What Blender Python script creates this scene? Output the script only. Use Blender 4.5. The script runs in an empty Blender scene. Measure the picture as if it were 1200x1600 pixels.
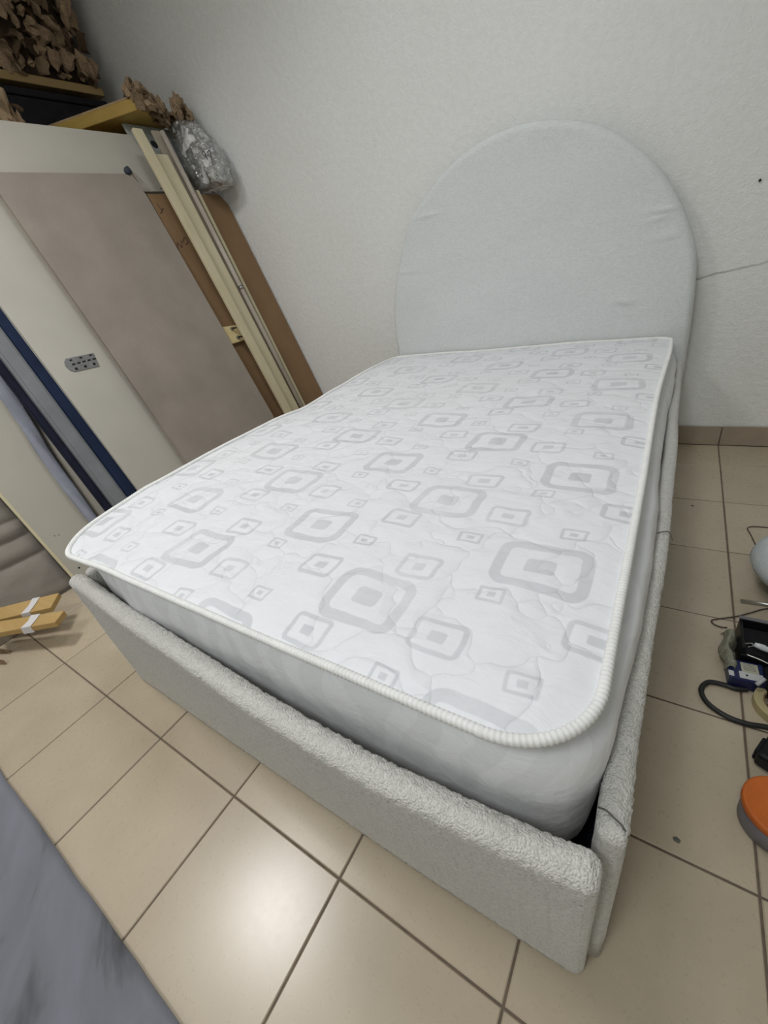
import bpy, bmesh, math, random
from mathutils import Vector, Matrix, noise
S = bpy.context.scene
C = S.collection

# ------------------------------------------------------------------ camera
cd = bpy.data.cameras.new('camera'); cam = bpy.data.objects.new('camera', cd); C.objects.link(cam)
F_PX = 639.77
cd.sensor_fit = 'VERTICAL'; cd.sensor_height = 36.0; cd.lens = F_PX / 1600.0 * 36.0
cd.clip_start = 0.02; cd.clip_end = 50
R = Matrix(((0.83419282, 0.51747306, -0.19064096), (0.12904712, -0.51926608, -0.84481334), (-0.53616152, 0.68013556, -0.49994644)))
right, down, fwd = R[0], R[1], R[2]
M = Matrix.Identity(4)
for i in range(3):
    M[i][0] = right[i]; M[i][1] = -down[i]; M[i][2] = -fwd[i]
M[0][3], M[1][3], M[2][3] = -0.00804, -2.33184, 1.01224
cam.matrix_world = M
S.camera = cam

# ------------------------------------------------------------------ world, exposure
w = bpy.data.worlds.new('world'); S.world = w; w.use_nodes = True
w.node_tree.nodes['Background'].inputs[0].default_value = (0.8, 0.9, 1.0, 1)
w.node_tree.nodes['Background'].inputs[1].default_value = 0.05
S.view_settings.view_transform = 'Standard'; S.view_settings.look = 'None'
S.view_settings.gamma = 1.0; S.view_settings.use_curve_mapping = False
S.view_settings.exposure = -0.27
CEIL = 3.1
LAMPS = [  # location x, y, size x, size y, watts, colour, spread
    (-2.02, -2.20, 0.44, 0.44, 22.0, (1.0, 0.98, 0.97), 140),
    (-0.70, -1.25, 0.50, 0.50, 12.5, (0.93, 0.975, 1.0), 175),  # unseen fill lamp, added to brighten the back wall and far mattress
    (-0.45, -3.45, 0.60, 0.60, 31.0, (0.93, 0.975, 1.0), 175),  # unseen fill lamp behind the camera, added to brighten wall and floor
]

# ------------------------------------------------------------------ helpers
def tag(o, label=None, cat=None, group=None, kind=None):
    if label: o['label'] = label
    if cat: o['category'] = cat
    if group: o['group'] = group
    if kind: o['kind'] = kind
    return o
def empty(name, loc=(0, 0, 0)):
    o = bpy.data.objects.new(name, None); C.objects.link(o); o.location = loc; o.empty_display_size = .05
    return o
def link(name, me, mat, parent=None, smooth=False):
    o = bpy.data.objects.new(name, me); C.objects.link(o)
    if mat is not None and not me.materials: me.materials.append(mat)
    if smooth:
        for p in me.polygons: p.use_smooth = True
    if parent is not None:
        o.parent = parent
        o.matrix_parent_inverse = Matrix.Translation(parent.location).inverted() if parent.type == 'EMPTY' else Matrix.Identity(4)
    return o
def from_bm(name, bm, mat, parent=None, smooth=False):
    bmesh.ops.recalc_face_normals(bm, faces=bm.faces[:])
    me = bpy.data.meshes.new(name); bm.to_mesh(me); bm.free()
    return link(name, me, mat, parent, smooth)
def pyd(name, v, f, mat, parent=None, smooth=True, recalc=True):
    me = bpy.data.meshes.new(name); me.from_pydata(v, [], f); me.update()
    if recalc:
        bm = bmesh.new(); bm.from_mesh(me); bmesh.ops.recalc_face_normals(bm, faces=bm.faces[:]); bm.to_mesh(me); bm.free()
    return link(name, me, mat, parent, smooth)
def box_bm(x0, x1, y0, y1, z0, z1, bev=0.0, seg=2, bm=None):
    own = bm is None
    if own: bm = bmesh.new()
    r = bmesh.ops.create_cube(bm, size=1.0)
    for v in r['verts']:
        v.co = Vector(((x0 + x1) / 2 + v.co.x * (x1 - x0), (y0 + y1) / 2 + v.co.y * (y1 - y0), (z0 + z1) / 2 + v.co.z * (z1 - z0)))
    if bev > 0:
        es = set()
        for v in r['verts']: es.update(v.link_edges)
        bmesh.ops.bevel(bm, geom=list(es), offset=bev, segments=seg, profile=.5, affect='EDGES')
    return bm
def box(name, x0, x1, y0, y1, z0, z1, mat, parent=None, bev=0.0, seg=2):
    return from_bm(name, box_bm(x0, x1, y0, y1, z0, z1, bev, seg), mat, parent, False)
def cyl_bm(p0, p1, r0, r1=None, n=20, bm=None):
    if bm is None: bm = bmesh.new()
    r1 = r0 if r1 is None else r1
    p0 = Vector(p0); p1 = Vector(p1); d = p1 - p0
    m = Matrix.Translation((p0 + p1) / 2) @ d.to_track_quat('Z', 'Y').to_matrix().to_4x4()
    bmesh.ops.create_cone(bm, cap_ends=True, segments=n, radius1=r0, radius2=r1, depth=d.length, matrix=m)
    return bm
def spline(pts, n=8, closed=False):
    P = [Vector(p) for p in pts]; out = []; L = len(P)
    for i in range(L if closed else L - 1):
        if closed: a, b, c, d = P[i - 1], P[i], P[(i + 1) % L], P[(i + 2) % L]
        else: a, b, c, d = P[max(i - 1, 0)], P[i], P[i + 1], P[min(i + 2, L - 1)]
        for k in range(n):
            t = k / n
            out.append(.5 * (2 * b + (c - a) * t + (2 * a - 5 * b + 4 * c - d) * t * t + (3 * b - a - 3 * c + d) * t ** 3))
    if not closed: out.append(P[-1].copy())
    return out
def tube(name, path, rad, mat, parent=None, n=8, closed=False, radf=None):
    V = []; F = []; L = len(path)
    for i, p in enumerate(path):
        a = path[(i - 1) % L] if (closed or i > 0) else path[i]
        b = path[(i + 1) % L] if (closed or i < L - 1) else path[i]
        t = (b - a).normalized()
        u = t.cross(Vector((0, 0, 1)))
        if u.length < 1e-4: u = t.cross(Vector((0, 1, 0)))
        u.normalize(); v = u.cross(t)
        r = rad if radf is None else radf(i)
        for k in range(n):
            an = 2 * math.pi * k / n
            V.append(p + u * (math.cos(an) * r) + v * (math.sin(an) * r))
    m = L if closed else L - 1
    for i in range(m):
        for k in range(n):
            j = (i + 1) % L
            F.append((i * n + k, i * n + (k + 1) % n, j * n + (k + 1) % n, j * n + k))
    if not closed:
        F.append(tuple(range(n))); F.append(tuple(range((L - 1) * n, L * n)))
    return pyd(name, V, F, mat, parent, True)
def fbm(p, s=1.0, o=3):
    return noise.fractal(Vector(p) * s, 1.0, 2.0, o)

# ------------------------------------------------------------------ materials
MATS = {}
class NT:
    def __init__(self, name):
        self.m = bpy.data.materials.new(name); self.m.use_nodes = True
        self.t = self.m.node_tree; self.b = self.t.nodes['Principled BSDF']; self.out = self.t.nodes['Material Output']
        MATS[name] = self.m
    def n(self, typ, ins=None, **kw):
        nd = self.t.nodes.new(typ)
        for k, v in kw.items(): setattr(nd, k, v)
        for k, v in (ins or {}).items():
            if isinstance(v, bpy.types.NodeSocket): self.t.links.new(v, nd.inputs[k])
            else: nd.inputs[k].default_value = v
        return nd
    def l(self, a, b): self.t.links.new(a, b)
    def coord(self, kind='Object', scale=(1, 1, 1), rot=(0, 0, 0)):
        tc = self.n('ShaderNodeTexCoord')
        mp = self.n('ShaderNodeMapping', {'Vector': tc.outputs[kind], 'Scale': scale, 'Rotation': rot})
        return mp.outputs[0]
    def noise(self, vec, scale, detail=3, rough=.55, dist=0):
        return self.n('ShaderNodeTexNoise', {'Vector': vec, 'Scale': scale, 'Detail': detail, 'Roughness': rough, 'Distortion': dist}).outputs[0]
    def ramp(self, fac, stops):
        r = self.n('ShaderNodeValToRGB', {'Fac': fac}); e = r.color_ramp.elements
        while len(e) > len(stops): e.remove(e[-1])
        while len(e) < len(stops): e.new(1.0)
        for i, (p, c) in enumerate(stops):
            e[i].position = p; e[i].color = (*c, 1)
        return r.outputs[0]
    def mix(self, fac, a, b, mode='MIX'):
        nd = self.n('ShaderNodeMix', data_type='RGBA', blend_type=mode)
        for k, v in ((0, fac), (6, a), (7, b)):
            if isinstance(v, bpy.types.NodeSocket): self.l(v, nd.inputs[k])
            else: nd.inputs[k].default_value = v if k == 0 else (*v, 1)
        return nd.outputs[2]
    def math(self, op, a, b=0.0, c=0.0):
        nd = self.n('ShaderNodeMath', operation=op)
        for k, v in ((0, a), (1, b), (2, c)):
            if isinstance(v, bpy.types.NodeSocket): self.l(v, nd.inputs[k])
            else: nd.inputs[k].default_value = v
        return nd.outputs[0]
    def bump(self, h, strength, dist, prev=None):
        d = {'Height': h, 'Strength': strength, 'Distance': dist}
        if prev is not None: d['Normal'] = prev
        return self.n('ShaderNodeBump', d).outputs[0]
    def fin(self, col=None, rough=.6, normal=None, spec=.5, metal=0.0, **kw):
        b = self.b
        for k, v in (('Base Color', col), ('Roughness', rough), ('Normal', normal), ('Specular IOR Level', spec), ('Metallic', metal)):
            if v is None: continue
            if isinstance(v, bpy.types.NodeSocket): self.l(v, b.inputs[k])
            elif k == 'Base Color': b.inputs[k].default_value = (*v, 1)
            else: b.inputs[k].default_value = v
        for k, v in kw.items(): b.inputs[k.replace('_', ' ')].default_value = v
        return self.m
def simple(name, col, rough=.6, var=.08, nscale=8, bump=0.0, bscale=60, spec=.5, metal=0.0):
    t = NT(name); v = t.coord()
    n1 = t.noise(v, nscale, 4)
    c = t.ramp(n1, [(.3, tuple(x * (1 - var) for x in col)), (.7, tuple(min(1, x * (1 + var)) for x in col))])
    nm = t.bump(t.noise(v, bscale, 4), bump, .01) if bump else None
    return t.fin(c, rough, nm, spec, metal)
def wood(name, a, b, rot=(0, 0, 0), scale=(1, 1, 1), rough=.6):
    t = NT(name); v = t.coord('Object', scale, rot)
    n1 = t.noise(v, 14, 5, .6, .6); n2 = t.noise(v, 3, 2)
    c = t.ramp(n1, [(.3, a), (.7, b)])
    c = t.mix(t.math('MULTIPLY', n2, .35), c, tuple(x * .8 for x in a))
    return t.fin(c, rough, t.bump(n1, .15, .004), .3)

def mat_wall(name, crack=False):
    t = NT(name); v = t.coord()
    big = t.noise(v, 1.3, 4); fine = t.noise(v, 120, 3, .6); mid = t.noise(v, 38, 3)
    c = t.ramp(big, [(.3, (.80, .805, .775)), (.7, (.84, .845, .83))])
    stip = t.n('ShaderNodeMapRange', {'Value': mid, 'From Min': .42, 'From Max': .6, 'To Min': 0.0, 'To Max': .12}, clamp=True).outputs[0]
    c = t.mix(stip, c, (.62, .62, .59))
    if crack:
        # a fine settlement crack running from the headboard to the right, slightly rising
        sx = t.n('ShaderNodeSeparateXYZ', {'Vector': v})
        wob = t.math('MULTIPLY', t.math('SUBTRACT', t.noise(v, 16, 3), .5), .022)
        line = t.math('SUBTRACT', t.math('SUBTRACT', sx.outputs[2], t.math('MULTIPLY_ADD', sx.outputs[0], .107, .7295)), wob)
        ad = t.math('ABSOLUTE', line)
        mask = t.n('ShaderNodeMapRange', {'Value': ad, 'From Min': .0010, 'From Max': .0062, 'To Min': 1.0, 'To Max': 0.0}, clamp=True).outputs[0]
        gate = t.n('ShaderNodeMapRange', {'Value': sx.outputs[0], 'From Min': -.08, 'From Max': -.02, 'To Min': 0.0, 'To Max': 1.0}, clamp=True).outputs[0]
        fade = t.n('ShaderNodeMapRange', {'Value': sx.outputs[0], 'From Min': .05, 'From Max': .5, 'To Min': .62, 'To Max': .25}, clamp=True).outputs[0]
        c = t.mix(t.math('MULTIPLY', t.math('MULTIPLY', mask, gate), fade), c, (.25, .24, .22))
    nm = t.bump(mid, .5, .007); nm = t.bump(fine, .8, .003, nm)
    return t.fin(c, .72, nm, .3)
mat_wall('wall_paint'); mat_wall('wall_paint_cracked', True)
simple('ceiling_paint', (.78, .78, .76), .8, .03, 2)

def mat_tile():
    t = NT('floor_tile'); v = t.coord('Object')
    oi = t.n('ShaderNodeObjectInfo')
    off = t.n('ShaderNodeVectorMath', {0: v, 1: oi.outputs['Location']}, operation='ADD').outputs[0]
    n1 = t.noise(off, 5, 5, .6, .4); n2 = t.noise(off, 70, 5, .7)
    c = t.ramp(n1, [(.28, (.46, .385, .278)), (.55, (.505, .425, .31)), (.75, (.53, .455, .34))])
    c = t.mix(t.math('MULTIPLY', n2, .10), c, (.38, .31, .235))
    hs = t.n('ShaderNodeHueSaturation', {'Color': c, 'Value': t.math('MULTIPLY_ADD', oi.outputs['Random'], .10, .95)})
    rg = t.n('ShaderNodeMapRange', {'Value': n2, 'From Min': .3, 'From Max': .7, 'To Min': .27, 'To Max': .285}).outputs[0]
    return t.fin(hs.outputs[0], rg, t.bump(t.noise(off, 6, 2), .02, .004), .8)
mat_tile()
simple('grout', (.15, .115, .085), .9, .2, 30, .2)
simple('base_tile', (.36, .295, .225), .38, .08, 10)

def mat_boucle(name, col, stretch=(1, 1, 1), bs=1.0, crevice_fleck=.55):
    t = NT(name); v = t.coord('Object', stretch)
    vo = t.n('ShaderNodeTexVoronoi', {'Vector': v, 'Scale': 330.0, 'Randomness': 1.0}).outputs['Distance']
    n1 = t.noise(v, 420, 3, .65); n2 = t.noise(v, 110, 3); n3 = t.noise(v, 5, 3)
    h = t.math('ADD', t.math('MULTIPLY', vo, -.8), t.math('ADD', n1, t.math('MULTIPLY', n2, .6)))
    c = t.ramp(n3, [(.3, tuple(x * .95 for x in col)), (.7, col)])
    sp_ = t.n('ShaderNodeMapRange', {'Value': t.noise(v, 170, 2, .6), 'From Min': .42, 'From Max': .62, 'To Min': 0.0, 'To Max': crevice_fleck}, clamp=True).outputs[0]
    c = t.mix(t.math('ADD', t.math('MULTIPLY', vo, .2), sp_), c, tuple(x * .66 for x in col))  # shade in the crevices between loops painted into the colour as darker flecks
    m = t.fin(c, .95, t.bump(h, .8 * bs, .0045), .15)
    t.b.inputs['Sheen Weight'].default_value = .25; t.b.inputs['Sheen Roughness'].default_value = .6
    return m
mat_boucle('boucle', (.85, .83, .775), crevice_fleck=.42); mat_boucle('boucle_headboard', (.87, .90, .893), (.45, 1, 1.3), .8, .18)

# mattress ticking: woven pattern of rounded rectangles with a solid core, repeated every 47.8 x 32.5 cm, quilted
def mat_ticking(name, pattern=True):
    t = NT(name); v = t.coord()
    wob = t.n('ShaderNodeTexNoise', {'Vector': v, 'Scale': 9.0, 'Detail': 2.0})
    wv = t.n('ShaderNodeVectorMath', {0: wob.outputs['Color'], 1: (.5, .5, .5)}, operation='SUBTRACT').outputs[0]
    wv = t.n('ShaderNodeVectorMath', {0: wv, 'Scale': .022}, operation='SCALE').outputs[0]
    p = t.n('ShaderNodeVectorMath', {0: v, 1: wv}, operation='ADD').outputs[0]
    base = (.85, .86, .89)
    c = None
    if pattern:
        PX, PY = .478, .325
        g = bpy.data.node_groups.new('motif', 'ShaderNodeTree')
        for nm, ty in (('P', 'NodeSocketVector'), ('Center', 'NodeSocketVector'), ('Half', 'NodeSocketVector'), ('Thick', 'NodeSocketFloat'), ('Radius', 'NodeSocketFloat')):
            g.interface.new_socket(nm, in_out='INPUT', socket_type=ty)
        g.interface.new_socket('Mask', in_out='OUTPUT', socket_type='NodeSocketFloat')
        gi = g.nodes.new('NodeGroupInput'); go = g.nodes.new('NodeGroupOutput')
        def vm(op, a, b=None, c=None):
            n_ = g.nodes.new('ShaderNodeVectorMath'); n_.operation = op
            for k, x in ((0, a), (1, b), (2, c)):
                if x is None: continue
                if isinstance(x, bpy.types.NodeSocket): g.links.new(x, n_.inputs[k])
                else: n_.inputs[k].default_value = x
            return n_
        def mm(op, a, b=0.0):
            n_ = g.nodes.new('ShaderNodeMath'); n_.operation = op
            for k, x in ((0, a), (1, b)):
                if isinstance(x, bpy.types.NodeSocket): g.links.new(x, n_.inputs[k])
                else: n_.inputs[k].default_value = x
            return n_.outputs[0]
        d = vm('SUBTRACT', gi.outputs['P'], gi.outputs['Center']).outputs[0]
        d = vm('WRAP', d, (PX / 2, PY / 2, 1), (-PX / 2, -PY / 2, -1)).outputs[0]
        a = vm('ABSOLUTE', d).outputs[0]
        def sdf(half, rad):
            q = vm('SUBTRACT', a, half).outputs[0]
            cr = g.nodes.new('ShaderNodeCombineXYZ')
            for k in range(2): g.links.new(rad, cr.inputs[k])
            q = vm('ADD', q, cr.outputs[0]).outputs[0]
            qm = vm('MAXIMUM', q, (0, 0, 0)).outputs[0]; qm = vm('MULTIPLY', qm, (1, 1, 0)).outputs[0]
            ln = vm('LENGTH', qm).outputs['Value']
            sp = g.nodes.new('ShaderNodeSeparateXYZ'); g.links.new(q, sp.inputs[0])
            return mm('SUBTRACT', mm('ADD', ln, mm('MINIMUM', mm('MAXIMUM', sp.outputs[0], sp.outputs[1]), 0.0)), rad)
        def step(s):
            mr = g.nodes.new('ShaderNodeMapRange'); mr.clamp = True; g.links.new(s, mr.inputs[0])
            for k, x in ((1, -.0012), (2, .0012), (3, 1.0), (4, 0.0)): mr.inputs[k].default_value = x
            return mr.outputs[0]
        s1 = sdf(gi.outputs['Half'], gi.outputs['Radius'])
        ring = mm('SUBTRACT', step(s1), step(mm('ADD', s1, gi.outputs['Thick'])))
        half2 = vm('SCALE', gi.outputs['Half']).outputs[0]; half2.node.inputs['Scale'].default_value = .30
        s2 = sdf(half2, mm('MULTIPLY', gi.outputs['Radius'], .25))
        g.links.new(mm('MAXIMUM', ring, step(s2)), go.inputs[0])
        A = (-.141, -1.791); B = (-.141 - .239, -1.791 - .163)
        big = (.076, .061, .019, .03); med = (.040, .030, .0085, .013); sml = (.022, .0165, .0055, .004)
        mot = [(A, (0, 0), big), (A, (.032, .104), sml), (A, (-.053, -.09), sml), (A, (-.095, .133), med), (A, (-.14, .042), sml),
               (B, (0, 0), big), (B, (.045, .10), med), (B, (-.062, -.092), med), (B, (-.10, .135), sml), (B, (-.14, .042), med)]
        mask = None
        for (cx, cy), (dx, dy), (hx, hy, th, rd) in mot:
            nd = t.n('ShaderNodeGroup'); nd.node_tree = g
            t.l(p, nd.inputs['P']); nd.inputs['Center'].default_value = (cx + dx, cy + dy, 0)
            nd.inputs['Half'].default_value = (hx, hy, 10); nd.inputs['Thick'].default_value = th; nd.inputs['Radius'].default_value = rd
            mask = nd.outputs[0] if mask is None else t.math('MAXIMUM', mask, nd.outputs[0])
        worn = t.n('ShaderNodeMapRange', {'Value': t.noise(v, 7, 4), 'From Min': .3, 'From Max': .6, 'To Min': .55, 'To Max': 1.0}).outputs[0]
        fl = t.math('MULTIPLY', mask, worn)
        c = t.mix(fl, base, (.66, .672, .70))
        stain = t.n('ShaderNodeMapRange', {'Value': t.noise(v, 2.2, 4), 'From Min': .58, 'From Max': .75, 'To Min': 0.0, 'To Max': .25}).outputs[0]
        c = t.mix(stain, c, (.82, .80, .76))
        # meandering quilting stitches
        dv = t.n('ShaderNodeVectorMath', {0: v, 1: t.n('ShaderNodeVectorMath', {0: wob.outputs['Color'], 'Scale': .16}, operation='SCALE').outputs[0]}, operation='ADD').outputs[0]
        vo = t.n('ShaderNodeTexVoronoi', {'Vector': dv, 'Scale': 7.5}, feature='DISTANCE_TO_EDGE').outputs['Distance']
        q = t.n('ShaderNodeMapRange', {'Value': vo, 'From Min': 0.0, 'From Max': .16, 'To Min': 0.0, 'To Max': 1.0}, clamp=True).outputs[0]
        q = t.math('POWER', q, .45)
        nm = t.bump(q, .40, .008)
        wr = t.noise(t.coord('Object', (1, 2.2, 1)), 16, 4, .6, .5)
        nm = t.bump(wr, .30, .012, nm)
        nm = t.bump(t.noise(t.coord('Object', (300, 900, 300)), 1.0, 1), .10, .001, nm)
        m = t.fin(c, .55, nm, .35)
    else:
        wn = t.n('ShaderNodeTexWave', {'Vector': t.coord('Object', (1, 1, 1)), 'Scale': 4.0, 'Distortion': 9.0, 'Detail': 2.0, 'Detail Scale': 1.2}).outputs[0]
        c = t.ramp(wn, [(.45, (.76, .77, .78)), (.6, (.81, .82, .835))])
        nm = t.bump(t.noise(v, 18, 4, .6, .6), .35, .012)
        nm = t.bump(t.noise(t.coord('Object', (60, 60, 700)), 1.0, 2), .12, .001, nm)
        m = t.fin(c, .48, nm, .4)
    t.b.inputs['Sheen Weight'].default_value = .1
    return m
mat_ticking('ticking'); mat_ticking('ticking_side', False)
simple('piping_tape', (.86, .86, .84), .7, .05, 30)
simple('base_dark', (.03, .035, .05), .8, .2)
simple('seam_thread', (.12, .115, .10), .8)

simple('cream_laminate', (.42, .395, .335), .55, .05, 3, .04, 200)
simple('pale_laminate', (.47, .445, .39), .55, .05, 3, .04, 200)
simple('taupe_suede', (.30, .262, .225), .9, .10, 5, .12, 220, .2)
simple('grey_quilt', (.25, .225, .195), .85, .08, 6, .15, 160, .2)
simple('navy_fabric', (.012, .022, .055), .8, .3, 8, .15, 200, .2)
simple('blue_black_fabric', (.012, .014, .03), .8, .3, 8, .15, 200, .2)
simple('grey_rail', (.19, .195, .21), .55, .12, 9, .05)
simple('slate_fabric', (.27, .285, .335), .9, .10, 9, .2, 140, .2)
simple('fibreboard', (.235, .145, .075), .75, .09, 4, .06, 200, .25)
wood('cream_timber', (.56, .49, .32), (.64, .575, .40), scale=(1, 1, .06))
wood('grey_timber', (.29, .245, .19), (.40, .35, .28), scale=(1, 1, .06))
wood('weathered_stick', (.36, .315, .26), (.50, .45, .39), scale=(1, 1, .06))
wood('pine_block', (.62, .50, .25), (.70, .58, .32))
wood('pine_slat', (.47, .30, .11), (.60, .42, .18), scale=(.1, 1, 1), rot=(0, 0, math.radians(-28)))
wood('yellow_slab', (.36, .235, .055), (.48, .33, .09), scale=(.3, 1, 1))
wood('shelf_wood', (.25, .17, .07), (.36, .25, .11), scale=(1, .1, 1))
simple('painted_metal', (.36, .38, .36), .5, .12, 20)
simple('zinc', (.30, .30, .30), .38, .15, 60, metal=.9)
simple('dark_hole', (.008, .008, .008), .9)
simple('brown_scrap', (.29, .205, .130), .9, .3, 12, .3, 80, .15)
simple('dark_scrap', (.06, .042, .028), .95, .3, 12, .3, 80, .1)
simple('tan_scrap', (.34, .245, .15), .9, .25, 12, .3, 80, .15)
simple('black_plastic', (.005, .005, .006), .45, .2, 20, spec=.3)
simple('black_matte', (.012, .012, .014), .85, .2, 20, .2, 90, .2)
simple('white_tape', (.72, .70, .70), .5, .05)
simple('marker_ink', (.10, .055, .045), .9)
simple('pencil_ink', (.10, .10, .10), .9)
simple('steel', (.55, .54, .50), .3, .1, metal=1.0)
simple('rubber_cable', (.014, .014, .014), .5, .1)
simple('thin_wire', (.06, .045, .035), .6, .1)
simple('masking_tape', (.50, .42, .22), .65, .08)
simple('orange_plastic', (.56, .13, .014), .6, .08, 40, .15, 150)
simple('grey_plastic', (.16, .15, .16), .5, .06)
simple('blue_print', (.008, .014, .07), .4, .1)
simple('white_card', (.58, .58, .58), .55, .06)
simple('beige_card', (.46, .45, .34), .6, .06)
simple('white_plastic', (.72, .75, .76), .35, .04)
simple('pouf_fabric', (.60, .64, .64), .95, .05, 10, .5, 240, .15)
simple('lamp_body', (.85, .85, .84), .4, .02)
def mat_velvet():
    t = NT('blue_grey_velvet'); v = t.coord('Object', (1, 1, 1), (0, 0, math.radians(24)))
    st = t.n('ShaderNodeMapping', {'Vector': v, 'Scale': (3.0, 10.0, 1.0)}).outputs[0]
    n1 = t.noise(st, 1.0, 4, .55, .5)
    c = t.ramp(n1, [(.34, (.075, .075, .083)), (.46, (.185, .19, .215)), (.7, (.225, .235, .275))])
    sm = t.noise(v, 7, 3); c = t.mix(t.math('MULTIPLY', sm, .3), c, (.15, .15, .165))
    m = t.fin(c, .9, t.bump(t.noise(v, 300, 2), .3, .002), .15)
    t.b.inputs['Sheen Weight'].default_value = .2
    return m
mat_velvet()
def mat_film():
    t = NT('clear_film'); v = t.coord()
    n1 = t.noise(v, 26, 4, .6, 1.2)
    nm = t.bump(n1, .9, .02)
    tr = t.n('ShaderNodeBsdfTransparent', {'Color': (.93, .94, .93, 1)})
    gl = t.n('ShaderNodeBsdfGlossy', {'Color': (1, 1, 1, 1), 'Roughness': .06, 'Normal': nm})
    fr = t.n('ShaderNodeFresnel', {'IOR': 1.6, 'Normal': nm})
    f2 = t.math('MULTIPLY_ADD', fr.outputs[0], 1.6, .20)
    mx = t.n('ShaderNodeMixShader', {0: f2, 1: tr.outputs[0], 2: gl.outputs[0]})
    t.l(mx.outputs[0], t.out.inputs[0]); return t.m
mat_film()
def mat_fill():
    t = NT('foam_fill'); v = t.coord()
    n1 = t.noise(v, 16, 4, .6, 1.0)
    c = t.ramp(n1, [(.32, (.45, .45, .455)), (.5, (.64, .64, .63)), (.68, (.82, .82, .79))])
    return t.fin(c, .7, t.bump(t.noise(v, 30, 4, .6, 1.0), .6, .02), .3)
mat_fill()
def mat_emit():
    t = NT('lamp_diffuser'); t.b.inputs['Emission Color'].default_value = (1, .97, .93, 1); t.b.inputs['Emission Strength'].default_value = 3.0
    return t.m
mat_emit()
G = MATS

# ------------------------------------------------------------------ room shell
X0, X1, Y0, Y1 = -3.62, 1.75, -4.7, 0.0      # left, right, front (behind the camera), back
wb = box('wall_back', X0 - .15, X1 + .15, 0.0, .15, -.1, CEIL + .1, G['wall_paint_cracked']); tag(wb, 'off-white stippled plaster wall behind the headboard with a thin crack', kind='structure')
for nm, a, lb in (('wall_left', (X0 - .15, X0, Y0 - .15, 0.0, -.1, CEIL + .1), 'plaster wall behind the shelves and leaning boards'),
                  ('wall_right', (X1, X1 + .15, Y0 - .15, 0.0, -.1, CEIL + .1), 'plaster wall on the far side of the tools'),
                  ('wall_front', (X0, X1, Y0 - .15, Y0, -.1, CEIL + .1), 'plaster wall facing the headboard')):
    tag(box(nm, *a, G['wall_paint']), lb, kind='structure')
tag(box('ceiling', X0, X1, Y0, Y1, CEIL, CEIL + .1, G['ceiling_paint']), 'plain white ceiling', kind='structure')
nail = empty('nail_hole_group'); C.objects.unlink(nail); bpy.data.objects.remove(nail)
bmn = cyl_bm((.177, -.006, 1.026), (.177, .001, 1.026), .0045, .003, 10)
from_bm('nail', bmn, G['dark_hole'], wb)

T, TX, TY, GAP = .3305, .2341, -.5492, .0042
floor = box('floor', X0, X1, Y0, Y1, -.08, -.0022, G['grout']); tag(floor, 'beige ceramic tile floor with dark grout lines', kind='structure')
def tile_mesh(w_, h_):
    bm = box_bm(-w_ / 2, w_ / 2, -h_ / 2, h_ / 2, -.01, 0.0)
    es = [e for e in bm.edges if all(v.co.z > -.001 for v in e.verts)]
    bmesh.ops.bevel(bm, geom=es, offset=.0018, segments=1, affect='EDGES')
    bmesh.ops.recalc_face_normals(bm, faces=bm.faces[:])
    me = bpy.data.meshes.new('tile'); bm.to_mesh(me); bm.free(); me.materials.append(G['floor_tile']); return me
cache = {}
def cuts(o, lo, hi):
    k0 = math.floor((lo - o) / T); out = []
    k = k0
    while o + k * T < hi - 1e-4:
        a = max(o + k * T + GAP / 2, lo); b = min(o + (k + 1) * T - GAP / 2, hi)
        if b - a > .02: out.append((a, b))
        k += 1
    return out
rt = random.Random(4)
for xa, xb in cuts(TX, X0, X1):
    for ya, yb in cuts(TY, Y0, Y1 - .011):
        key = (round(xb - xa, 4), round(yb - ya, 4))
        if key not in cache: cache[key] = tile_mesh(*key)
        o = bpy.data.objects.new('tile', cache[key]); C.objects.link(o); o.parent = floor
        o.location = ((xa + xb) / 2, (ya + yb) / 2, rt.uniform(-.0004, .0004))
for (x, y, r) in ((.118, -1.843, .0065), (.137, -.601, .006)):
    bm = bmesh.new(); n = 11
    vs = [bm.verts.new((x + r * (1 + .12 * math.sin(3 * k + x * 50)) * math.cos(2 * math.pi * k / n), y + r * (.8 + .12 * math.cos(2 * k)) * math.sin(2 * math.pi * k / n), .0006)) for k in range(n)]
    top = bm.verts.new((x, y, .0025))
    for k in range(n): bm.faces.new((vs[k], vs[(k + 1) % n], top))
    from_bm('dirt_spot', bm, G['seam_thread'], floor)
bb = box('baseboard_back', X0, X1, -.0065, 0.0, 0.0, .088, G['grout']); tag(bb, 'brown ceramic skirting tiles along the headboard wall', kind='structure')
for xa, xb in cuts(TX, X0, X1):
    o = box('skirting_tile', xa, xb, -.0105, -.0035, .001, .0938, G['base_tile'], bb, .0015, 1)

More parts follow.
